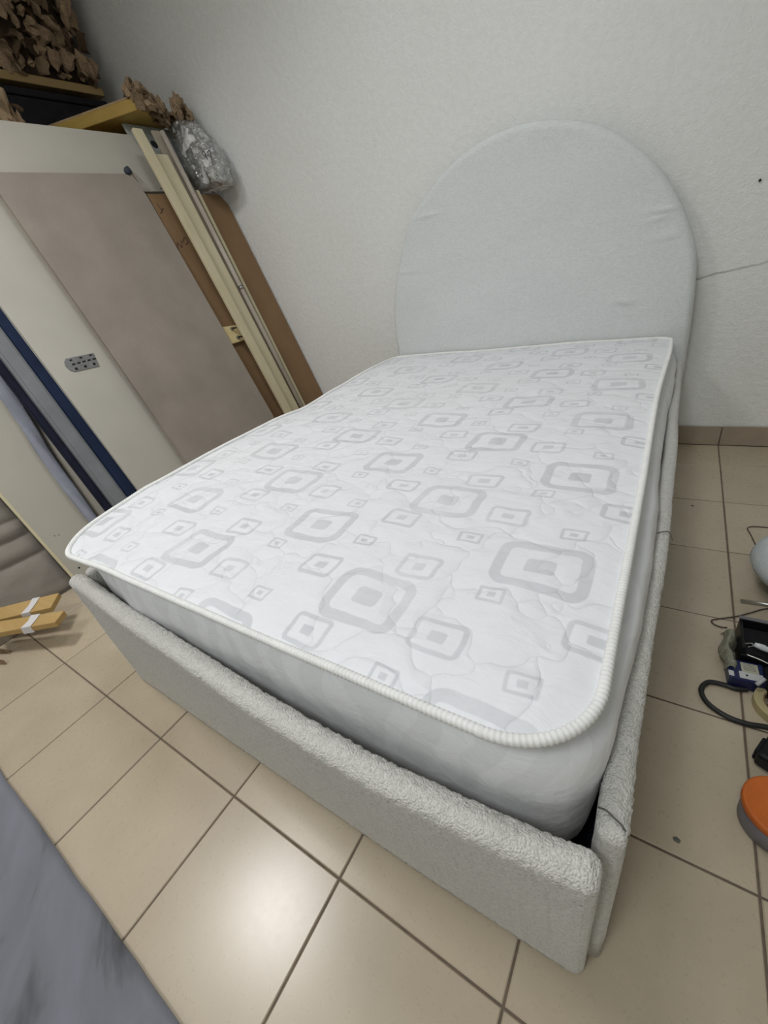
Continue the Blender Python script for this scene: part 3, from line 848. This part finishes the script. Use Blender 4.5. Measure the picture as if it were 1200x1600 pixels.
FL = [flake_mesh(i) for i in range(7)] + [chunk_mesh(i) for i in range(20, 30)]
def flakes(parent, n, sampler, smin, smax, base_rot=None, jit=.9):
    for i in range(n):
        o = bpy.data.objects.new('scrap_piece', rs.choice(FL)); C.objects.link(o)
        p = Vector(sampler()); s = rs.uniform(smin, smax)
        o.parent = parent; o.location = p - parent.location
        o.scale = (s, s, s)
        e = base_rot or (0, 0, 0)
        o.rotation_euler = tuple(a + rs.uniform(-jit, jit) for a in e)
def lump(name, x0, x1, y0, y1, z0_, z1, mat, parent, amp=.03, sc=7, n=5):
    bm = box_bm(x0, x1, y0, y1, z0_, z1)
    bmesh.ops.subdivide_edges(bm, edges=bm.edges[:], cuts=14, use_grid_fill=True)
    for v in bm.verts:
        k = amp * fbm(v.co, sc, 4); c_ = Vector(((x0 + x1) / 2, (y0 + y1) / 2, (z0_ + z1) / 2))
        d = (v.co - c_).normalized(); v.co += d * k
        if v.co.z < z0_ + .02: v.co.z = max(v.co.z, z0_)
    return from_bm(name, bm, mat, parent, True)
hp = empty('scrap_heap', (-3.35, -.6, 2.31)); tag(hp, 'big heap of torn brown scraps piled on the upper shelf', 'scrap heap', 'heaps of brown scraps')
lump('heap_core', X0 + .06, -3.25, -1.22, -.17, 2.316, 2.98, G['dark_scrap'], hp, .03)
def smp():
    f = rs.random()
    if f < .78: return (rs.uniform(-3.235, -3.17), rs.uniform(-1.0, -.13), 2.335 + .65 * rs.random() ** 1.2)
    if f < .93: return (rs.uniform(-3.5, -3.2), rs.uniform(-.15, -.10), rs.uniform(2.36, 2.95))
    return (rs.uniform(-3.5, -3.2), rs.uniform(-1.0, -.15), rs.uniform(2.96, 3.0))
flakes(hp, 295, smp, .055, .115, (0, 1.3, 0), .9)
# flat tan slab edge at the foot of the heap, front right
sl = empty('scrap_heap', (-2.85, -.36, 1.99)); tag(sl, 'yellowish wooden slab with torn brown scraps at its end, lying above the leaning boards', 'scrap slab', 'heaps of brown scraps')
Bp = Vector((-2.575, -.385, 0)); u_ = Vector((.908, .419, 0)); v_ = Vector((-.419, .908, 0))
def rot_box(name, a0, a1, b0, b1, z_0, z_1, mat, parent, bev=.004):
    bm = box_bm(a0, a1, b0, b1, z_0, z_1, bev)
    for v in bm.verts:
        x, y, z = v.co; v.co = Vector((Bp.x + u_.x * x + v_.x * y, Bp.y + u_.y * x + v_.y * y, z))
    return from_bm(name, bm, mat, parent)
rot_box('slab', -.60, -.012, 0.0, .335, 1.995, 2.048, G['yellow_slab'], sl)
rot_box('slab_layer', -.60, -.03, .01, .33, 2.048, 2.060, G['tan_scrap'], sl)
def smp2():
    t_ = rs.random(); w_ = rs.uniform(-.03, .03)
    q = Bp + v_ * (.005 + .335 * t_) + u_ * (w_ - .005)
    return (q.x, min(q.y, -.055), rs.uniform(2.005, 2.065) + (.045 if t_ < .45 else -.01) * rs.random())
flakes(sl, 90, smp2, .05, .10, (0, 1.1, .4), .7)
def smp3(): return (rs.uniform(-2.62, -2.55), rs.uniform(-.13, -.065), rs.uniform(1.99, 2.06))
flakes(sl, 26, smp3, .04, .08, (0, 1.0, .4), .8)
# small scrap at the left edge on the lower shelf
s5 = empty('scrap_heap', (-3.0, -.95, 1.90)); tag(s5, 'small brown scrap bundle at the left edge behind the cream panel', 'scrap heap', 'heaps of brown scraps')
lump('bundle_core', -3.10, -2.86, -1.15, -.88, 1.902, 2.10, G['tan_scrap'], s5, .025, 9)
flakes(s5, 30, lambda: (rs.uniform(-2.9, -2.84), rs.uniform(-1.12, -.86), rs.uniform(1.93, 2.10)), .04, .09, (0, 1.0, 0), .9)

# plastic-wrapped bag wedged between boards and wall
bg = empty('plastic_bag', (-2.52, -.10, 1.63)); tag(bg, 'clear plastic bag of grey stuffing wedged above the fibreboard', 'bag')
def blob(name, sc_out, amp, mat, sub, seed, rough=9):
    # a tapering, crumpled sack: narrow crown, broad rounded foot
    rings = [(1.985, -2.640, .055, .030), (1.960, -2.610, .090, .050), (1.910, -2.580, .118, .064), (1.840, -2.545, .135, .074), (1.770, -2.520, .145, .080), (1.700, -2.500, .150, .084), (1.650, -2.488, .142, .082), (1.625, -2.480, .110, .060)]
    V = []; F = []; n = 72; NR = 60
    for j in range(NR + 1):
        t_ = j / NR * (len(rings) - 1); k = min(int(t_), len(rings) - 2); f_ = t_ - k
        z, cx_, rx, ry = [rings[k][q] + (rings[k + 1][q] - rings[k][q]) * f_ for q in range(4)]
        for i in range(n):
            a_ = 2 * math.pi * i / n; ca_, sa_ = math.cos(a_), math.sin(a_)
            ex = math.copysign(abs(ca_) ** .75, ca_); ey = math.copysign(abs(sa_) ** .75, sa_)
            p = Vector((cx_ + rx * ex * sc_out, -.105 + ry * ey * sc_out, z))
            rd = Vector((ex, ey, .3 * (z - 1.8))).normalized()
            cr = 1 - 2 * abs(fbm((p.x * rough, p.y * rough + seed, p.z * rough), 1.0, 4))
            p += rd * amp * (cr - .6); p.y = min(p.y, -.008)
            V.append(p)
    for j in range(NR):
        for i in range(n): F.append((j * n + i, j * n + (i + 1) % n, (j + 1) * n + (i + 1) % n, (j + 1) * n + i))
    F.append(tuple(range(n))); F.append(tuple(range(NR * n, (NR + 1) * n)))
    return pyd(name, V, F, mat, bg, True)
fill = blob('stuffing', .90, .012, G['foam_fill'], 0, 0, 7)
film = blob('plastic_film', 1.0, .020, G['clear_film'], 0, 3, 11)
def bag_mark(pts):
    P = []
    for x, z in pts: P.append(Vector((x, -.192, z)))
    tube('pencil_mark', spline(P, 5), .0020, G['pencil_ink'], bg, 6)
bag_mark([(-2.392, 1.772), (-2.405, 1.788), (-2.415, 1.775), (-2.402, 1.762), (-2.392, 1.772), (-2.392, 1.742)])
bag_mark([(-2.378, 1.772), (-2.360, 1.776), (-2.348, 1.768), (-2.356, 1.748), (-2.360, 1.732)])

# ------------------------------------------------------------------ pine slats and offcuts on the floor at the left
def slat(name, label, e_back, e_front, tail_back, tail_front, z1, th):
    bm = bmesh.new()
    top = [Vector((*e_back, z1)), Vector((*e_front, z1)), Vector((*tail_front, z1 - .02)), Vector((*tail_back, z1 - .02))]
    t_ = [bm.verts.new(p) for p in top]; b_ = [bm.verts.new(p - Vector((0, 0, th))) for p in top]
    bm.faces.new(t_); bm.faces.new(b_[::-1])
    for i in range(4): bm.faces.new((t_[i], b_[i], b_[(i + 1) % 4], t_[(i + 1) % 4]))
    bmesh.ops.bevel(bm, geom=bm.edges[:], offset=.0015, segments=1, affect='EDGES')
    t = empty(name, (e_front[0] - .2, e_front[1] - .08, 0)); tag(t, label, 'wood slat', 'pine slats')
    from_bm('board', bm, G['pine_slat'], t)
    # strip of white tape around the end
    eb, ef, tb, tf = [Vector((*p, 0)) for p in (e_back, e_front, tail_back, tail_front)]
    def at(u, v): return eb.lerp(tb, u).lerp(ef.lerp(tf, u), v)
    w0, w1 = .30, .42
    bm = bmesh.new()
    def zt(u): return z1 - .02 * u
    dn = (ef - eb).normalized() * .0025
    def pt(u, v, dz, push=0.0):
        p = at(u, v) + dn * push; return (p.x, p.y, zt(u) + dz)
    secs = []
    for ua, ub, v, dz, push in ((w0, w1, -.01, -.004, -1), (w0, w1, .0, .0028, -.5), (w0 + .02, w1 + .01, .5, .0030, 0), (w0 + .06, w1 + .09, 1.0, .0028, .6), (w0 + .07, w1 + .11, 1.0, -th - .004, 1.0)):
        secs.append([bm.verts.new(pt(ua, v, dz, push)), bm.verts.new(pt(ub, v, dz, push)), bm.verts.new(pt(ub, min(max(v, .03), .97), dz - .0022 if dz > 0 else dz, 0)), bm.verts.new(pt(ua, min(max(v, .03), .97), dz - .0022 if dz > 0 else dz, 0))])
    for q0, q1 in zip(secs, secs[1:]):
        for k in range(4): bm.faces.new((q0[k], q0[(k + 1) % 4], q1[(k + 1) % 4], q1[k]))
    bm.faces.new(secs[0]); bm.faces.new(secs[-1][::-1])
    from_bm('white_tape', bm, G['white_tape'], t)
    return t
sa = slat('pine_slat', 'yellow pine slat with a taped end, beside the quilted board', (-2.018, -2.046), (-1.939, -2.108), (-2.262, -2.212), (-2.166, -2.250), .13, .022)
sb = slat('pine_slat', 'yellow pine slat with a taped end, nearer the bare floor tiles', (-1.857, -2.091), (-1.816, -2.140), (-2.184, -2.268), (-2.080, -2.289), .127, .024)
sup = box('timber_block', -2.275, -2.165, -2.300, -2.225, .001, .080, G['grey_timber'], None, .003); tag(sup, 'low grey timber block propping up the two pine slats', 'wood block')
def offcut(label, pts, h, mat):
    bm = bmesh.new(); t_ = [bm.verts.new((x, y, h)) for x, y in pts]; b_ = [bm.verts.new((x, y, .001)) for x, y in pts]
    bm.faces.new(t_); bm.faces.new(b_[::-1]); n = len(pts)
    for i in range(n): bm.faces.new((t_[i], b_[i], b_[(i + 1) % n], t_[(i + 1) % n]))
    bmesh.ops.bevel(bm, geom=bm.edges[:], offset=.002, segments=1, affect='EDGES')
    o = from_bm('wood_offcut', bm, mat); tag(o, label, 'wood offcut', 'offcuts at the left edge'); return o
offcut('dark pointed offcut on the floor just in front of the pine slats', [(-2.050, -2.283), (-2.09, -2.300), (-2.30, -2.385), (-2.30, -2.350)], .028, G['brown_scrap'])
offcut('dark offcut on the floor at the left edge, nearest the velvet sheet', [(-1.992, -2.313), (-2.03, -2.330), (-2.25, -2.40), (-2.24, -2.385)], .028, G['brown_scrap'])

# ------------------------------------------------------------------ blue-grey velvet sheet in the foreground
V = []; F = []; NXs, NYs = 120, 60
for j in range(NYs + 1):
    for i in range(NXs + 1):
        x = -2.25 + 2.2 * i / NXs; y = -2.487 - .95 * j / NYs
        if j == 0: y += .003 * fbm((x * 4, 0, 9))
        e = min(1, (-2.487 - y) / .06)
        a_ = (x * math.sin(math.radians(24)) + y * math.cos(math.radians(24)))
        al = (x * math.cos(math.radians(24)) - y * math.sin(math.radians(24)))
        z = .010 + e * (.006 + .006 * fbm((al * 2.2, a_ * 11, 0)) + .004 * fbm((al * 5, a_ * 24, 5)))
        V.append((x, y, max(z, .007)))
W = NXs + 1
for j in range(NYs):
    for i in range(NXs): F.append((j * W + i, (j + 1) * W + i, (j + 1) * W + i + 1, j * W + i + 1))
me = bpy.data.meshes.new('velvet_sheet'); me.from_pydata(V, [], F); me.update()
vs_ = link('velvet_sheet', me, G['blue_grey_velvet'], None, True)
md = vs_.modifiers.new('thickness', 'SOLIDIFY'); md.thickness = .006; md.offset = -1
tag(vs_, 'blue-grey velvet sheet with brushed dark streaks lying on the floor tiles', 'fabric')

# ------------------------------------------------------------------ things on the floor right of the bed
# pouf
pf = empty('pouf', (.425, -1.04, 0)); tag(pf, 'light grey rounded pouf on short black legs at the right edge', 'pouf')
V = []; F = []; n = 48
prof = [(.0, .060), (.11, .060), (.140, .064), (.158, .078), (.166, .098), (.160, .118), (.140, .134), (.10, .143), (.05, .146), (.0, .147)]
for r_, z in prof:
    for i in range(n):
        a_ = 2 * math.pi * i / n
        V.append((.425 + max(r_, .0005) * math.cos(a_) * 1.0, -1.04 + max(r_, .0005) * math.sin(a_), z))
for j in range(len(prof) - 1):
    for i in range(n): F.append((j * n + i, j * n + (i + 1) % n, (j + 1) * n + (i + 1) % n, (j + 1) * n + i))
pyd('cushion', V, F, G['pouf_fabric'], pf)
for a_ in (50, 140, 230, 320):
    a_ = math.radians(a_); q = Vector((.425 + .125 * math.cos(a_), -1.04 + .125 * math.sin(a_), 0))
    from_bm('leg', cyl_bm(q, q + Vector((0, 0, .064)), .009, .012, 12), G['black_plastic'], pf)
kn = cyl_bm((.302, -.862, .0015), (.318, -.885, .012), .008, .006, 10); o = from_bm('rubber_plug', kn, G['black_plastic']); tag(o, 'small black plug on the floor behind the pouf', 'plug')
w2 = tube('thin_wire', spline([Vector(p) for p in ((.46, -.708, .002), (.35, -.703, .002), (.296, -.716, .002), (.300, -.765, .002), (.309, -.83, .002), (.312, -.86, .004))], 6), .0016, G['thin_wire'], None, 6)
tag(w2, 'thin brown wire bent in a corner behind the pouf', 'wire', 'loose wires on the floor')
rd = from_bm('steel_rod', cyl_bm((.251, -1.125, .0062), (.42, -1.110, .0062), .005, .005, 12), G['steel'], None, True); tag(rd, 'short steel rod lying in front of the pouf', 'rod')
w1 = tube('thin_wire', spline([Vector(p) for p in ((.40, -1.09, .0035), (.310, -1.133, .0035), (.270, -1.166, .0035), (.237, -1.193, .003), (.194, -1.220, .003), (.183, -1.229, .003), (.184, -1.239, .003), (.193, -1.246, .003), (.206, -1.248, .003), (.216, -1.244, .003))], 6), .0018, G['thin_wire'], None, 6)
tag(w1, 'thin brown wire looped on the floor beside the black tray', 'wire', 'loose wires on the floor')

# black open tool tray
tr = empty('tool_tray', (.33, -1.33, 0)); tag(tr, 'black open plastic tool tray on the tiles at the right edge', 'tray')
def tray_box(nm, *a): return box(nm, *a, G['black_plastic'], tr, .002)
tray_box('tray_floor', .232, .46, -1.375, -1.272, .002, .008)
tray_box('tray_wall', .228, .234, -1.375, -1.272, .002, .072)
tray_box('tray_wall', .455, .461, -1.375, -1.272, .002, .072)
tray_box('tray_wall', .228, .461, -1.278, -1.272, .002, .076)
tray_box('tray_wall', .228, .461, -1.378, -1.372, .002, .050)
box('tray_rim', .226, .463, -1.280, -1.270, .075, .079, G['grey_plastic'], tr, .001)
mk = empty('marker_pen', (.30, -1.34, .06)); tag(mk, 'white marker pen resting across the black tray', 'pen')
p0 = Vector((.252, -1.352, .0665)); p1 = Vector((.37, -1.375, .0605)); dd = (p1 - p0).normalized()
from_bm('barrel', cyl_bm(p0 + dd * .012, p1, .0075, .0075, 16), G['white_plastic'], mk, True)
from_bm('cap', cyl_bm(p0, p0 + dd * .014, .0055, .0076, 16), G['white_plastic'], mk, True)
from_bm('clip', cyl_bm(p0 + dd * .02 + Vector((0, .002, .0075)), p0 + dd * .06 + Vector((0, .002, .0075)), .0016, .0016, 6), G['black_plastic'], mk)
for pts, lb in ((((.235, -1.345, .0535), (.250, -1.337, .0535), (.253, -1.345, .0535), (.243, -1.352, .0535)), 'small bent steel clip in the tray'), (((.238, -1.377, .0525), (.262, -1.384, .053), (.288, -1.397, .054)), 'thin steel hex key at the tray front')):
    o = tube('hex_key', spline([Vector(p) for p in pts], 5), .0018, G['steel'], None, 6); tag(o, lb, 'tool')
hk = box('tool_insert', .236, .452, -1.370, -1.280, .0085, .0505, G['black_matte'], tr, .003)
# blue and white packet
pk = empty('packet', (.235, -1.41, 0)); tag(pk, 'blue and white printed packet lying in front of the black tray', 'packet')
Mp = Matrix.Translation((.238, -1.413, 0)) @ Matrix.Rotation(math.radians(4), 4, 'Z')
def pbox(nm, x0, x1, y0, y1, z_0, z_1, mat, bev=.001):
    bm = box_bm(x0, x1, y0, y1, z_0, z_1, bev); bmesh.ops.transform(bm, matrix=Mp, verts=bm.verts[:]); return from_bm(nm, bm, mat, pk)
pbox('packet_body', -.033, .036, -.031, .030, .001, .036, G['blue_print'], .004)
pbox('white_label', -.014, .030, -.026, -.006, .0355, .0368, G['white_card'], .0004)
pbox('beige_label', -.008, .024, -.006, .022, .0357, .0373, G['beige_card'], .0004)
for k in range(5): pbox('printed_line', -.004, .019, .000 + k * .0045, .0012 + k * .0045, .0372, .0376, G['grey_plastic'], 0)
pbox('printed_mark', -.002, .002, -.018, -.013, .0367, .0371, G['dark_hole'], 0)
pbox('white_end', -.034, -.024, -.025, -.010, .0355, .0368, G['white_card'], .0004)
# crumpled translucent wrap at the tray's left end
t = NT('wrap_film'); t.fin((.36, .355, .27), .35, t.bump(t.noise(t.coord(), 60, 4, .6, 1.0), .8, .01), .5, Transmission_Weight=.25, Alpha=.9)
V = []; F = []; nx, ny = 16, 40
for j in range(ny + 1):
    for i in range(nx + 1):
        u = i / nx; v = j / ny
        x = .196 + .028 * u + .006 * math.sin(v * 9) ; y = -1.292 - .125 * v
        z = .010 + .050 * math.sin(math.pi * (.15 + .8 * u)) * (1 - .45 * v) * min(1, 6 * v + .3) + .010 * fbm((x * 60, y * 60, 0))
        V.append((x, y, max(.003, z)))
W = nx + 1
for j in range(ny):
    for i in range(nx): F.append((j * W + i, j * W + i + 1, (j + 1) * W + i + 1, (j + 1) * W + i))
me = bpy.data.meshes.new('plastic_wrap'); me.from_pydata(V, [], F); me.update()
o = link('plastic_wrap', me, t.m, None, True); md = o.modifiers.new('thickness', 'SOLIDIFY'); md.thickness = .0015
tag(o, 'crumpled yellowish translucent plastic wrap left of the black tray', 'wrap')
# black pouch
o = lump('black_pouch', .272, .40, -1.49, -1.400, .026, .105, G['black_matte'], None, .02, 16); tag(o, 'black lumpy cloth pouch at the right edge in front of the tray', 'pouch')
o = from_bm('cap_screw', cyl_bm((.2535, -1.452, .040), (.268, -1.437, .050), .0045, .004, 10), G['white_card'], None, True); tag(o, 'short white plastic pin sticking out by the black pouch', 'pin')
# black cable loop
cb_ = tube('power_cable', spline([Vector(p) for p in ((.36, -1.375, .02), (.300, -1.400, .012), (.244, -1.4105 - .034, .0065), (.222, -1.451, .0065), (.201, -1.449, .0065), (.172, -1.454, .0065), (.157, -1.480, .0065), (.162, -1.507, .0065), (.179, -1.526, .0065), (.208, -1.539, .0065), (.241, -1.540, .0065), (.274, -1.533, .0065), (.35, -1.525, .0065))][2:], 8), .0058, G['rubber_cable'], None, 10)
tag(cb_, 'thick black cable looped on the tiles beside the packet', 'cable')
# roll of masking tape
tp = empty('tape_roll', (.303, -1.472, 0)); tag(tp, 'yellowish roll of masking tape inside the cable loop', 'tape roll')
V = []; F = []; n = 48
for (r_, z) in ((.052, .001), (.052, .022), (.036, .022), (.036, .001)):
    for i in range(n):
        a_ = 2 * math.pi * i / n; V.append((.303 + r_ * math.cos(a_), -1.472 + r_ * math.sin(a_), z))
for j in range(4):
    for i in range(n): F.append((j * n + i, j * n + (i + 1) % n, ((j + 1) % 4) * n + (i + 1) % n, ((j + 1) % 4) * n + i))
pyd('tape', V, F, G['masking_tape'], tp, False)
V = []; F = []
for (r_, z) in ((.036, .0015), (.036, .0225), (.033, .0225), (.033, .0015)):
    for i in range(n):
        a_ = 2 * math.pi * i / n; V.append((.303 + r_ * math.cos(a_), -1.472 + r_ * math.sin(a_), z))
for j in range(4):
    for i in range(n): F.append((j * n + i, j * n + (i + 1) % n, ((j + 1) % 4) * n + (i + 1) % n, ((j + 1) % 4) * n + i))
pyd('cardboard_core', V, F, G['fibreboard'], tp, False)
# black charger / battery
ch = empty('battery_pack', (.29, -1.62, 0)); tag(ch, 'black plastic battery pack between the cable loop and the orange-lidded tub', 'battery pack')
Mp2 = Matrix.Translation((.297, -1.612, 0)) @ Matrix.Rotation(math.radians(-24), 4, 'Z')
def cbox(nm, x0, x1, y0, y1, z_0, z_1, mat, bev=.004):
    bm = box_bm(x0, x1, y0, y1, z_0, z_1, bev, 2); bmesh.ops.transform(bm, matrix=Mp2, verts=bm.verts[:]); return from_bm(nm, bm, mat, ch)
cbox('case', -.045, .055, -.040, .034, .001, .040, G['black_plastic'], .008)
cbox('foot', -.050, -.041, -.030, .012, .004, .034, G['black_matte'], .003)
cbox('slide_rail', -.030, .05, -.020, .020, .039, .050, G['black_matte'], .003)
cbox('contact', -.036, -.018, .033, .043, .020, .030, G['white_card'], .003)
# round tub with orange lid
tb = empty('tub', (.263, -1.745, 0)); tag(tb, 'low grey tub with an orange lid at the right edge', 'tub')
V = []; F = []; n = 56
prof = [(.0, .001), (.050, .001), (.0535, .004), (.0545, .052), (.0, .052)]
for r_, z in prof:
    for i in range(n):
        a_ = 2 * math.pi * i / n; V.append((.263 + max(r_, .0003) * math.cos(a_), -1.745 + max(r_, .0003) * math.sin(a_), z))
for j in range(len(prof) - 1):
    for i in range(n): F.append((j * n + i, j * n + (i + 1) % n, (j + 1) * n + (i + 1) % n, (j + 1) * n + i))
pyd('tub_body', V, F, G['grey_plastic'], tb)
V = []; F = []
prof = [(.0, .0525), (.056, .0525), (.0575, .054), (.0575, .066), (.056, .0685), (.052, .0690), (.049, .0675), (.0, .0672)]
for r_, z in prof:
    for i in range(n):
        a_ = 2 * math.pi * i / n; V.append((.263 + max(r_, .0003) * math.cos(a_), -1.745 + max(r_, .0003) * math.sin(a_), z))
for j in range(len(prof) - 1):
    for i in range(n): F.append((j * n + i, j * n + (i + 1) % n, (j + 1) * n + (i + 1) % n, (j + 1) * n + i))
pyd('lid', V, F, G['orange_plastic'], tb)
